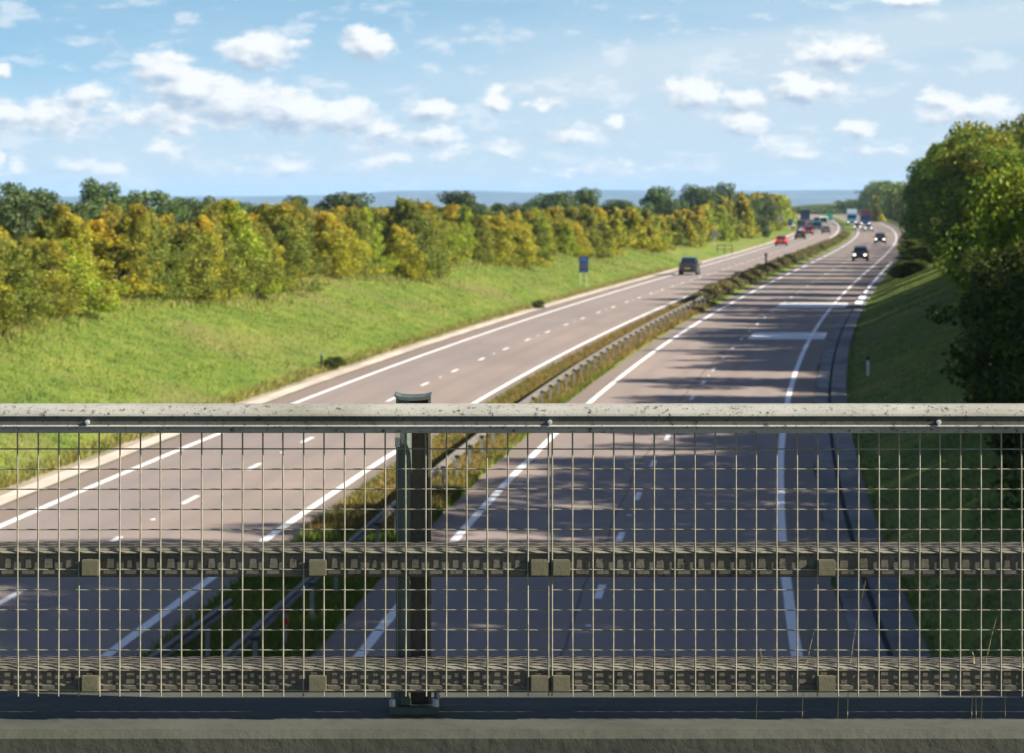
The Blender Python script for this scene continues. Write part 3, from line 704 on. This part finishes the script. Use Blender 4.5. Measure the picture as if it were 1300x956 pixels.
def lorry(loc,rz,cabm,boxm,label,group,H=3.9,L=9):
    r=empty('lorry',loc,rz,label,'lorry',group)
    MB().box(-1.2,1.2,0,1.9,.55,H*.72,.03,.08).build('cab',cabm,r,bevel=.08)
    MB().box(-1.05,1.05,-.012,.03,1.55,2.35).build('windscreen',M['glass'],r)
    MB().box(-1.25,1.25,2.05,2.05+L,1.0,H).build('cargo_box',boxm,r,bevel=.03)
    MB().box(-.5,.5,1.0,2+L,.6,.99).build('chassis',M['black'],r)
    MB().box(-1.2,1.2,-.05,.02,.35,.75).build('bumper',M['black'],r)
    for s in (-1,1):
        for y in (.9,L-1.2,L+.2): wheel(r,s*1.05,y,.5,.3)
        MB().box(s*.9-.15,s*.9+.15,-.08,-.052,.5,.7).build('headlight',M['head'],r)
        MB().box(s*1.0-.12,s*1.0+.12,L+2.05,L+2.09,.8,.98).build('tail_light',M['tail'],r)
    return r
def van(loc,rz,m,label,group,H=2.1):
    r=empty('van',loc,rz,label,'van',group)
    MB().prism([(-2.4,.35),(-2.4,.9),(-1.7,1.15),(-1.05,H-.05),(2.3,H),(2.4,H-.2),(2.4,.35)],-.97,.97,'x').build('body',m,r,bevel=.05)
    MB().box(-.75,.75,2.402,2.42,1.15,H-.3).build('rear_window',M['glass'],r)
    MB().add([(-.85,-1.68,1.2),(.85,-1.68,1.2),(.8,-1.12,H-.18),(-.8,-1.12,H-.18)],[(0,1,2,3)]).build('windscreen',M['glass'],r)
    for s in (-1,1):
        for y in (-1.5,1.45): wheel(r,s*.87,y,.35)
        MB().box(s*.85-.08,s*.85+.08,2.40,2.43,.8,1.25).build('tail_light',M['tail'],r); MB().box(s*.72-.14,s*.72+.14,-2.45,-2.39,.7,.88).build('headlight',M['head'],r)
    MB().box(-.26,.26,2.405,2.43,.5,.61).build('number_plate',M['plate_y'],r)
    return r
C_={'dred':paint('dark_red_paint',(.20,.04,.06)),'navy':paint('navy_paint',(.012,.022,.05)),'slate':paint('slate_paint',(.03,.045,.06)),'red':paint('red_paint',(.45,.02,.03)),'black':paint('black_paint',(.012,.012,.015)),
    'silver':paint('silver_paint',(.35,.36,.38),.6),'white':paint('white_paint',(.7,.7,.7),0),'blue':paint('blue_paint',(.02,.06,.22)),'grey':paint('grey_paint',(.12,.13,.14),.4),'teal':paint('teal_paint',(.05,.18,.2)),'lblue':paint('light_blue_paint',(.10,.35,.60)),'purple':paint('violet_paint',(.10,.09,.22))}
GA='cars driving away on the left carriageway'; GT='traffic coming towards the bridge'
def place(px,py): d=EYE*F/(py-HOR); return (px-650)/F*d,d,0
def away(px,py): x,d,_=place(px,py); return (x,d+2.1,.0),pi+heading(d)
def toward(px,py): x,d,_=place(px,py); return (x,d+2.1,.0),heading(d)
l,a_=away(877,349.5); car(l,a_,C_['slate'],'dark slate estate car driving away, nearest on the left carriageway',GA,'suv')
l,a_=away(993.5,312); car(l,a_,C_['red'],'bright red hatchback driving away on the left carriageway',GA,'hatch',on=True)
l,a_=away(1017.5,303.8); car(l,a_,C_['black'],'black car driving away just beyond the red hatchback',GA,'hatch')
l,a_=away(1028,298.2); car(l,a_,C_['black'],'black car with lit red tail lights beyond the other black car',GA,'suv',on=True)
l,a_=away(1019,292.5); van(l,a_,C_['purple'],'dark violet van on the left edge of the far traffic',GA,2.3)
l,a_=away(1029.5,292.2); car(l,a_,C_['red'],'dull red car between the violet van and the teal van',GA,'suv',on=True)
l,a_=away(1039,294); van(l,a_,C_['teal'],'pale teal van in the far traffic on the left carriageway',GA,2.2)
l,a_=away(1050,296.5); car(l,a_,C_['grey'],'grey car in the far right lane of the traffic driving away',GA,'sal')
l,a_=away(1047,288.5); van(l,a_,C_['white'],'white van far along the left carriageway',GA,2.5)
l,a_=away(1030,286.5); car(l,a_,C_['silver'],'silver car far off behind the dull red car',GA,'hatch')
l,a_=away(1038,284.5); car(l,a_,C_['navy'],'navy car furthest off in the traffic driving away',GA,'suv')
x,d,_=place(1027,284); lorry((x+1,d+20,0),pi+heading(d),C_['navy'],C_['navy'],'dark blue lorry leading the far traffic on the left carriageway',GA,3.6)
l,a_=toward(1095,332); car(l,a_,C_['navy'],'navy car with lit headlights approaching, nearest on the right carriageway',GT,'suv','head')
l,a_=toward(1119.5,310); car(l,a_,C_['black'],'dark car with lit headlights approaching close to the right-hand trees',GT,'suv','head')
l,a_=toward(1104,293.5); car(l,a_,C_['silver'],'silver car with lit headlights further up the right carriageway',GT,'hatch','head')
l,a_=toward(1090,291.5); car(l,a_,C_['grey'],'grey car approaching in the outer lane of the far right carriageway',GT,'sal','head')
l,a_=toward(1083,285); lorry(l,a_,C_['lblue'],C_['white'],'light blue cab lorry with white box approaching in the distance',GT,3.8)
l,a_=toward(1100,286.5); lorry(l,a_,C_['blue'],C_['dred'],'blue cab lorry with dark red box approaching by the right-hand trees',GT,3.7)

# ---------------------------------------------------------------- bridge and its railing
YF=7.293; S=F/YF   # pixels per metre at the railing (1300 px frame)
def rz_(py): return EYE-(py-HOR)/S
def rx(px): return (px-650)/S
X0,X1=-9.,9.
def railing():
    r=empty('bridge_railing',(0,YF,rz_(915)),0,'weathered grey metal bridge railing with three rails, one post and welded wire mesh','railing')
    oy,oz=YF,rz_(915)
    def P(prof): return [(y,z-oz) for y,z in prof]
    top=[(.075,7.160),(.066,7.171),(.05,7.1766),(.0,7.1766),(-.008,7.174),(-.018,7.166),(-.025,7.157),(-.027,7.1515),(-.0265,7.1495),(-.0215,7.1485),(-.0215,7.1285),(-.026,7.1275),(-.0275,7.125),(-.026,7.1215),(-.021,7.120),(-.020,7.109),(-.012,7.1075),(.06,7.1075),(.075,7.12)]
    # split the extrusion at the joint so it is one rail of two lengths
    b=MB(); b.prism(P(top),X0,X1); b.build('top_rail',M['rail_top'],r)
    # recessed face in its own material: grime plus painted-in shade of the groove
    b=MB(); b.prism(P([(-.0222,7.1487),(-.0222,7.1287),(-.0200,7.1287),(-.0200,7.1487)]),X0,X1); b.build('grime_shade_band',M['band'],r)
    for px in (113,698,1190,-420): 
        b=MB(); b.tube((rx(px),-.0235,rz_(535)-oz),(rx(px),-.029,rz_(535)-oz),.0065,8); b.tube((rx(px),-.029,rz_(535)-oz),(rx(px),-.034,rz_(535)-oz),.003,8)
        b.build('bolt',M['galv'],r)
    for nm,dz in (('middle_rail',0),('bottom_rail',-.287)):
        pr=[(.075,6.826),(.068,6.829),(.014,6.812),(.0085,6.8075),(.0085,6.805),(.013,6.803),(.013,6.769),(.009,6.766),(.009,6.752),(.014,6.748),(.075,6.748)]
        b=MB(); b.prism([(y,z+dz-oz) for y,z in pr],X0,X1)
        # added ribs imitating the wires' light-and-shadow pattern, one behind every mesh cell
        xx=rx(696.2)-.0506*.5
        k=-176
        while k<176:
            x=xx+k*.0506+random.uniform(-.0015,.0015); w=random.uniform(.007,.011); b.box(x-w,x+w,.0105+random.uniform(-.001,.001),.0140,6.771+dz-oz,6.799+dz-oz+random.uniform(-.004,.003),.002,0); k+=1
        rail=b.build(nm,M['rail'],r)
        b=MB(); b.prism([(y,z+dz-oz) for y,z in [(.024,6.8178),(.0128,6.8135),(.0075,6.8078),(.0077,6.8062),(.016,6.8062),(.024,6.812)]],X0,X1); b.build('worn_edge',M['edge'],rail)
        for px in (-230,115,403,684.5,712.5,1049,1400):
            c=MB(); c.box(rx(px)-.022,rx(px)+.022,-.012,.012,rz_(731)-oz+dz,rz_(710.5)-oz+dz); c.build('clip',M['clip'],r,bevel=.0025)
    # mesh panels: vertical wires in front, horizontal wires welded behind
    def panel(xs,xa,xb):
        b=MB()
        zt,zb=rz_(547)-oz,rz_(884)-oz
        for x in xs:
            w=.0009*random.uniform(-1,1); zq=zb+(zt-zb)*random.uniform(.3,.7); w2=.0009*random.uniform(-1,1); b.tube((x+w,-.001,zb),(x+w2,-.001,zq),.0020,8,cap=False); b.tube((x+w2,-.001,zq),(x-w,-.001,zt),.0020,8,cap=False)
        for k in range(13):
            z=rz_(570.3+25.55*k)-oz+random.uniform(-.0004,.0004)
            if z>zb: b.tube((xa,.0035,z),(xb,.0035,z+random.uniform(-.0004,.0004)),.0017,8,cap=False)
        b.build('mesh_panel',M['wire'],r,smooth=True)
    p=.0506
    left=[rx(696.2)-p*k for k in range(50)]; right=[rx(701)+p*k for k in range(50)]
    panel(left,min(left)-.004,rx(696.2)+.003); panel(right,rx(701)-.003,max(right)+.004)
    ll=[min(left)-.012-p*k for k in range(50)]; rr=[max(right)+.012+p*k for k in range(50)]
    panel(ll,min(ll),max(ll)+.003); panel(rr,min(rr)-.003,max(rr))
    # posts behind the rails
    for k,pxc in enumerate((522.5,522.5-1450,522.5-2900,522.5+1450,522.5+2900)):
        xc=rx(pxc); zt=rz_(506.5)-oz
        pr=empty('post',(xc,0,0)); pr.parent=r
        def X(px): return (px-522.5)/S
        # main web (recessed plate), left bulb rib, right thin flange
        MB().prism([(X(500),.135),(X(500),.200),(X(504),.200),(X(504),.165),(X(541.5),.165),(X(541.5),.200),(X(545),.200),(X(545),.135),(X(541.5),.135),(X(541.5),.155),(X(519),.155),(X(519),.135)],0,zt-.004,'z').build('web',M['postweb'],pr)
        b=MB(); b.prism([(X(501),.133),(X(502.5),.112),(X(507),.106),(X(515),.106),(X(519),.113),(X(520.5),.133)],0.02,zt-.01,'z'); b.build('front_rib',M['post'],pr)
        b=MB(); b.box(X(499.2),X(506),.100,.104,rz_(572)-oz,rz_(546)-oz); b.build('bracket',M['galv'],pr)
        b=MB()
        cap=[(X(498),zt+.004),(X(500),zt+.004),(X(506),zt-.001),(X(522),zt-.003),(X(538),zt-.001),(X(543),zt+.002),(X(545.5),zt+.003),(X(544.5),zt-.006),(X(538),zt-.009),(X(522),zt-.011),(X(506),zt-.009),(X(501),zt-.004)]
        b.prism([(a,c) for a,c in cap],.09,.215,'y'); b.build('cap',M['post'],pr)
        MB().box(X(492),X(556),.08,.24,0.0,.018).build('base_plate',M['post'],pr,bevel=.002)
        for (bx,by) in ((496,.1),(552,.1),(496,.22),(552,.22)): MB().tube((X(bx),by,.018),(X(bx),by,.035),.009,6).build('anchor_bolt',M['galv'],pr)
    return r
railing()
def bridge():
    r=empty('road_bridge',(0,0,0),0,'concrete bridge edge beam that carries the railing along the bottom of the view','bridge')
    zt=rz_(915)
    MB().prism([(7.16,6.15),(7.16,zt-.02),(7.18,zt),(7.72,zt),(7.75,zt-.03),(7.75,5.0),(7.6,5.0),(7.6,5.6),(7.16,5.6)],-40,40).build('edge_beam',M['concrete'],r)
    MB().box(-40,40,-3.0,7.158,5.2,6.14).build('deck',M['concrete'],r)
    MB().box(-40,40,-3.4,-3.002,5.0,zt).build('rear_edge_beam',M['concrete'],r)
    for (x,w) in ((-5.5,.5),): MB().box(x-w/2,x+w/2,-2.5,7.0,-.3,5.198).build('pier',M['concrete'],r)
    for s,x in ((-1,-22.),(1,13.)): MB().box(x-.6,x+.6,-3.3,7.5,-.3,5.19).build('abutment',M['concrete'],r)
bridge()
# dry stalks growing up through the bottom of the railing
for k,(px,pt,pb,lean,seed,lab) in enumerate((
   (967,832,880,-6,1,'short straw-coloured grass stem left of the white edge line, at the foot of the railing'),
   (1100,745,885,-25,1,'tall thin dry stem with a seed head rising between the rails'),
   (1069,850,885,-4,0,'short dry stem just left of the tall thin stem'),
   (1238,836,885,4,1,'straw yellow grass head near the right end of the bottom rail'),
   (1243,846,885,-8,0,'short straw stem leaning beside the yellow grass head'),
   (1268,785,885,-22,0,'long thin green-brown stem leaning right near the frame edge'),
   (1276,842,885,3,1,'small feathery stem near the right frame edge'),
   (1036,800,885,-18,0,'faint slender dry stem right of the white edge line'))):
    r=empty('dry_stem',(rx(pb and px+lean*0-0),YF+.028,rz_(915)),0,lab,'grass stem','dry grass stems along the foot of the railing')
    h0=0; h1=rz_(pt)-rz_(915); b=MB(); dx=-lean/S; 
    P0=np.array([dx*-1.0*0,0,0]); pts=[]
    for q in range(6):
        t=q/5; pts.append((dx*t*t*.9-dx*.9,0.0-.0*t,h1*t))
    for q in range(5): b.tube(pts[q],pts[q+1],.0011*(1-.12*q),5,.0011*(1-.12*(q+1)))
    st=b.build('stalk',M['stalk'],r)
    if seed:
        b=MB()
        for q in range(9):
            t=q/8; c=(pts[-1][0]-dx*.25*(1-t)*.5+random.uniform(-.0015,.0015),random.uniform(-.001,.001),h1-.030+.034*t)
            b.tube(c,(c[0]+random.uniform(-.003,.003),c[1],c[2]+.009),.0022,5,.0004)
        b.build('seed_head',M['stalk'],r)

# ---------------------------------------------------------------- haze
HAZE=True
if HAZE:
    m,t=newmat('haze_air')
    v=t.n('ShaderNodeVolumePrincipled',inp={'Color':(.43,.67,.98,1),'Density':6.2e-5,'Anisotropy':.0}); t.out(v.outputs[0],vol=True)
    b=MB(); b.box(-17500,17500,-400,22500,-260,52); o=b.build('haze',m); o['kind']='stuff'; tag(o,'pale blue air haze over the distant vale','haze')

# ---------------------------------------------------------------- sky
def world():
    w=bpy.data.worlds.new('World'); sc.world=w; w.use_nodes=True; t=NT(w)
    tc=t.n('ShaderNodeTexCoord').outputs['Generated']; sx=t.n('ShaderNodeSeparateXYZ',inp={0:tc}); x,y,z=sx.outputs
    # azimuth and elevation, scaled so that one unit = 100 px of the photograph
    az=t.math('MULTIPLY',t.math('ARCTAN2',x,y),F/100); el=t.math('MULTIPLY',t.math('ARCSINE',z),F/100)
    # Nishita sky looked up higher above the horizon, for the clear air of the photo
    zz=t.math('ADD',t.math('MULTIPLY',t.math('MAXIMUM',z,0.0),SKY['k']),SKY['o'])
    v=t.n('ShaderNodeCombineXYZ',inp={0:x,1:y,2:zz}); vn=t.n('ShaderNodeVectorMath',operation='NORMALIZE',inp={0:v.outputs[0]})
    sky=t.n('ShaderNodeTexSky',sky_type='NISHITA',sun_disc=False,sun_elevation=radians(SUN_EL),sun_rotation=radians(90+SUN_AZ),air_density=1.0,dust_density=SKY['dust'],ozone_density=1.6,inp={'Vector':vn.outputs[0]})
    p=t.n('ShaderNodeCombineXYZ',inp={0:az,1:el,2:0.}).outputs[0]
    hi=t.math('MULTIPLY',t.math('SUBTRACT',z,.10),2.5,clamp=True)
    skc=t.mix(1.,sky.outputs[0],t.mix(hi,SKY['tint'],SKY['high']),'MULTIPLY')
    WH=SKY['white']
    # high thin veil: whiter to the right and low down, with long streaks
    rot=t.n('ShaderNodeMapping',inp={'Vector':p,'Rotation':(0,0,radians(9)),'Scale':(.12,.9,1)})
    n1=t.n('ShaderNodeTexNoise',inp={'Vector':rot.outputs[0],'Scale':1.1,'Detail':5,'Roughness':.55}).outputs[0]
    veil=t.math('MULTIPLY',t.math('SUBTRACT',n1,.42),2.2)
    side=t.math('MULTIPLY',t.math('ADD',az,5.5),.048)
    lowv=t.math('SUBTRACT',.95,t.math('MULTIPLY',el,.36))
    vm=t.math('ADD',t.math('ADD',t.math('MULTIPLY',veil,.45),side),lowv,clamp=True)
    vm=t.math('MULTIPLY',vm,.92)
    # the broad bright streak climbing to the upper right
    dline=t.math('SUBTRACT',el,t.math('ADD',1.35,t.math('MULTIPLY',az,.135)))
    st=t.math('SUBTRACT',1,t.math('ABSOLUTE',t.math('MULTIPLY',t.math('SUBTRACT',dline,.0),2.6)),clamp=True)
    st=t.math('MULTIPLY',st,t.math('MULTIPLY',t.math('ADD',az,.6),.5,clamp=True))
    vm=t.math('ADD',vm,t.math('MULTIPLY',st,.55),clamp=True)
    c=t.mix(vm,skc,tuple(a*b for a,b in zip(WH,SKY['veil'])))
    # cumulus
    wn=t.n('ShaderNodeTexNoise',inp={'Vector':p,'Scale':1.5,'Detail':5,'Roughness':.62})
    wv=t.n('ShaderNodeVectorMath',operation='SUBTRACT',inp={0:wn.outputs['Color'],1:(.5,.5,.5)})
    ws=t.n('ShaderNodeVectorMath',operation='SCALE',inp={0:wv.outputs[0],'Scale':.42})
    pw=t.n('ShaderNodeVectorMath',operation='ADD',inp={0:p,1:ws.outputs[0]}).outputs[0]
    blobs=[(330,62,44,22,1),(465,56,28,17,1),(1062,70,50,19,1),(212,92,42,26,.9),(245,115,60,28,1.),(300,130,65,30,1.05),(365,142,48,26,1.),(440,145,38,24,1.),(75,148,42,24,.9),(115,125,22,14,.5),(5,92,14,10,.9),(10,148,30,14,.6),
      (485,168,30,14,.8),(548,142,26,15,.8),(545,175,32,14,.7),(570,195,26,12,.6),(485,205,30,11,.6),(630,128,18,14,.8),(885,122,34,20,.8),(1020,112,42,19,.95),(945,122,34,15,.7),(940,155,30,16,.8),(970,185,16,12,.6),(785,152,14,11,.7),(1150,3,40,11,.8),
      (690,132,22,9,.55),(735,175,40,11,.6),(640,190,26,9,.45),(1085,160,22,9,.6),(1230,140,60,17,.65),(1195,128,30,13,.6),(1105,188,40,9,.45),(215,190,26,12,.6),(225,165,24,12,.6),(100,208,26,10,.6),(150,212,26,10,.6),(30,212,10,10,.7),(0,205,10,12,.7),(365,210,36,10,.5),(300,212,30,9,.4),(760,215,60,8,.4),(1020,195,40,8,.45),(200,150,80,20,.55),(60,165,90,14,.45)]
    blobs=[(a,b_,c_,d_,e_*(.82 if b_>165 else 1.)) for a,b_,c_,d_,e_ in blobs]
    def field(pos):
        best=None
        for (bx,by,rx_,ry_,am) in blobs:
            m=t.n('ShaderNodeVectorMath',operation='SUBTRACT',inp={0:pos,1:((bx-650)/100,(HOR-by)/100,0)})
            m=t.n('ShaderNodeVectorMath',operation='MULTIPLY',inp={0:m.outputs[0],1:(75/rx_,75/ry_,0)})
            L=t.n('ShaderNodeVectorMath',operation='LENGTH',inp={0:m.outputs[0]}).outputs['Value']
            g=t.math('MULTIPLY_ADD',L,-am,am)
            best=g if best is None else t.math('MAXIMUM',best,g)
        return best
    best=field(pw); best2=field(t.n('ShaderNodeVectorMath',operation='ADD',inp={0:pw,1:(.05,.10,0)}).outputs[0])
    def fb(vec,s=2.0): return t.n('ShaderNodeTexNoise',inp={'Vector':vec,'Scale':s,'Detail':7,'Roughness':.6}).outputs[0]
    st_=t.n('ShaderNodeMapping',inp={'Vector':p,'Scale':(.8,1.7,1)}).outputs[0]
    f0=fb(st_); of=t.n('ShaderNodeVectorMath',operation='ADD',inp={0:st_,1:(.10,.16,0)}).outputs[0]; f1=fb(of)
    dens=t.math('ADD',t.math('MAXIMUM',best,-.35),t.math('ADD',t.math('MULTIPLY',t.math('SUBTRACT',f0,.5),1.3),t.math('MULTIPLY',t.math('SUBTRACT',fb(st_,6.),.5),.9)))
    # scattered small clouds low down, everywhere round the sky
    lowc=t.math('MULTIPLY',t.math('SUBTRACT',2.2,t.math('ABSOLUTE',t.math('SUBTRACT',el,.9))),.26)
    sm=t.math('ADD',t.math('MULTIPLY',t.math('SUBTRACT',fb(t.n('ShaderNodeMapping',inp={'Vector':p,'Scale':(1.,2.4,1),'Location':(3,1,0)}).outputs[0],1.3),.56),2.3),t.math('MINIMUM',lowc,.12))
    dens2=t.math('MULTIPLY',sm,.85)
    cm=t.n('ShaderNodeMapRange',interpolation_type='SMOOTHSTEP',inp={0:dens,1:-.06,2:.42,3:0.,4:1.}).outputs[0]
    cm2=t.n('ShaderNodeMapRange',interpolation_type='SMOOTHSTEP',inp={0:dens2,1:.02,2:.30,3:0.,4:.6}).outputs[0]
    lit=t.math('ADD',t.math('MULTIPLY',t.math('SUBTRACT',f0,f1),2.6),t.math('ADD',.62,t.math('MULTIPLY',t.math('SUBTRACT',best,best2),1.5)),clamp=True)
    cc=t.mix(lit,tuple(a*b for a,b in zip(WH,(.47,.58,.71))),tuple(a*1.0 for a in WH))
    c=t.mix(cm2,c,tuple(a*b for a,b in zip(WH,(.84,.89,.94))))
    c=t.mix(t.math('MULTIPLY',cm,.95),c,cc)
    # dim grey scraps
    gs=t.math('ADD',t.math('MULTIPLY',t.math('SUBTRACT',fb(t.n('ShaderNodeMapping',inp={'Vector':p,'Scale':(.55,2.2,1),'Location':(9,4,0)}).outputs[0],1.6),.60),5),0.,clamp=True)
    c=t.mix(t.math('MULTIPLY',gs,.35),c,tuple(a*b for a,b in zip(WH,(.46,.57,.70))))
    bg=t.n('ShaderNodeBackground',inp={'Color':c,'Strength':SKY['str']})
    o=t.n('ShaderNodeOutputWorld'); t.t.links.new(bg.outputs[0],o.inputs[0])
    w.cycles.sampling_method='MANUAL'; w.cycles.sample_map_resolution=512
SKY=dict(high=(1.0,.82,.80),k=4.0,o=.22,dust=.3,tint=(.90,1.17,1.03),white=(4.3,4.4,4.45),veil=(.62,.745,.845),str=.085)
world()
s=bpy.data.lights.new('sun','SUN'); s.energy=5.0; s.angle=radians(.53); s.color=(1,.93,.82)
so=bpy.data.objects.new('sun',s); COL.objects.link(so)
from mathutils import Vector
e,a=radians(SUN_EL),radians(SUN_AZ)
dv=Vector((cos(e)*cos(a),-cos(e)*sin(a),sin(e))); so.rotation_euler=dv.to_track_quat('Z','Y').to_euler(); so.location=(60,-20,60)

# ---------------------------------------------------------------- camera
cd=bpy.data.cameras.new('camera'); co=bpy.data.objects.new('camera',cd); COL.objects.link(co)
co.location=(0,0,EYE); co.rotation_euler=(pi/2,0,0); cd.sensor_width=36; cd.lens=F/1300*36; cd.shift_y=-(478-HOR)/1300
cd.clip_start=.1; cd.clip_end=60000
cd.dof.use_dof=True; cd.dof.focus_distance=YF; cd.dof.aperture_fstop=14.0
sc.camera=co
sc.view_settings.view_transform='Standard'; sc.view_settings.look='None'; sc.view_settings.gamma=1; sc.view_settings.exposure=1.45
sc.cycles.max_bounces=6; sc.cycles.transparent_max_bounces=6; sc.cycles.diffuse_bounces=3; sc.cycles.glossy_bounces=3; sc.cycles.transmission_bounces=3
sc.cycles.volume_bounces=0; sc.cycles.use_denoising=True
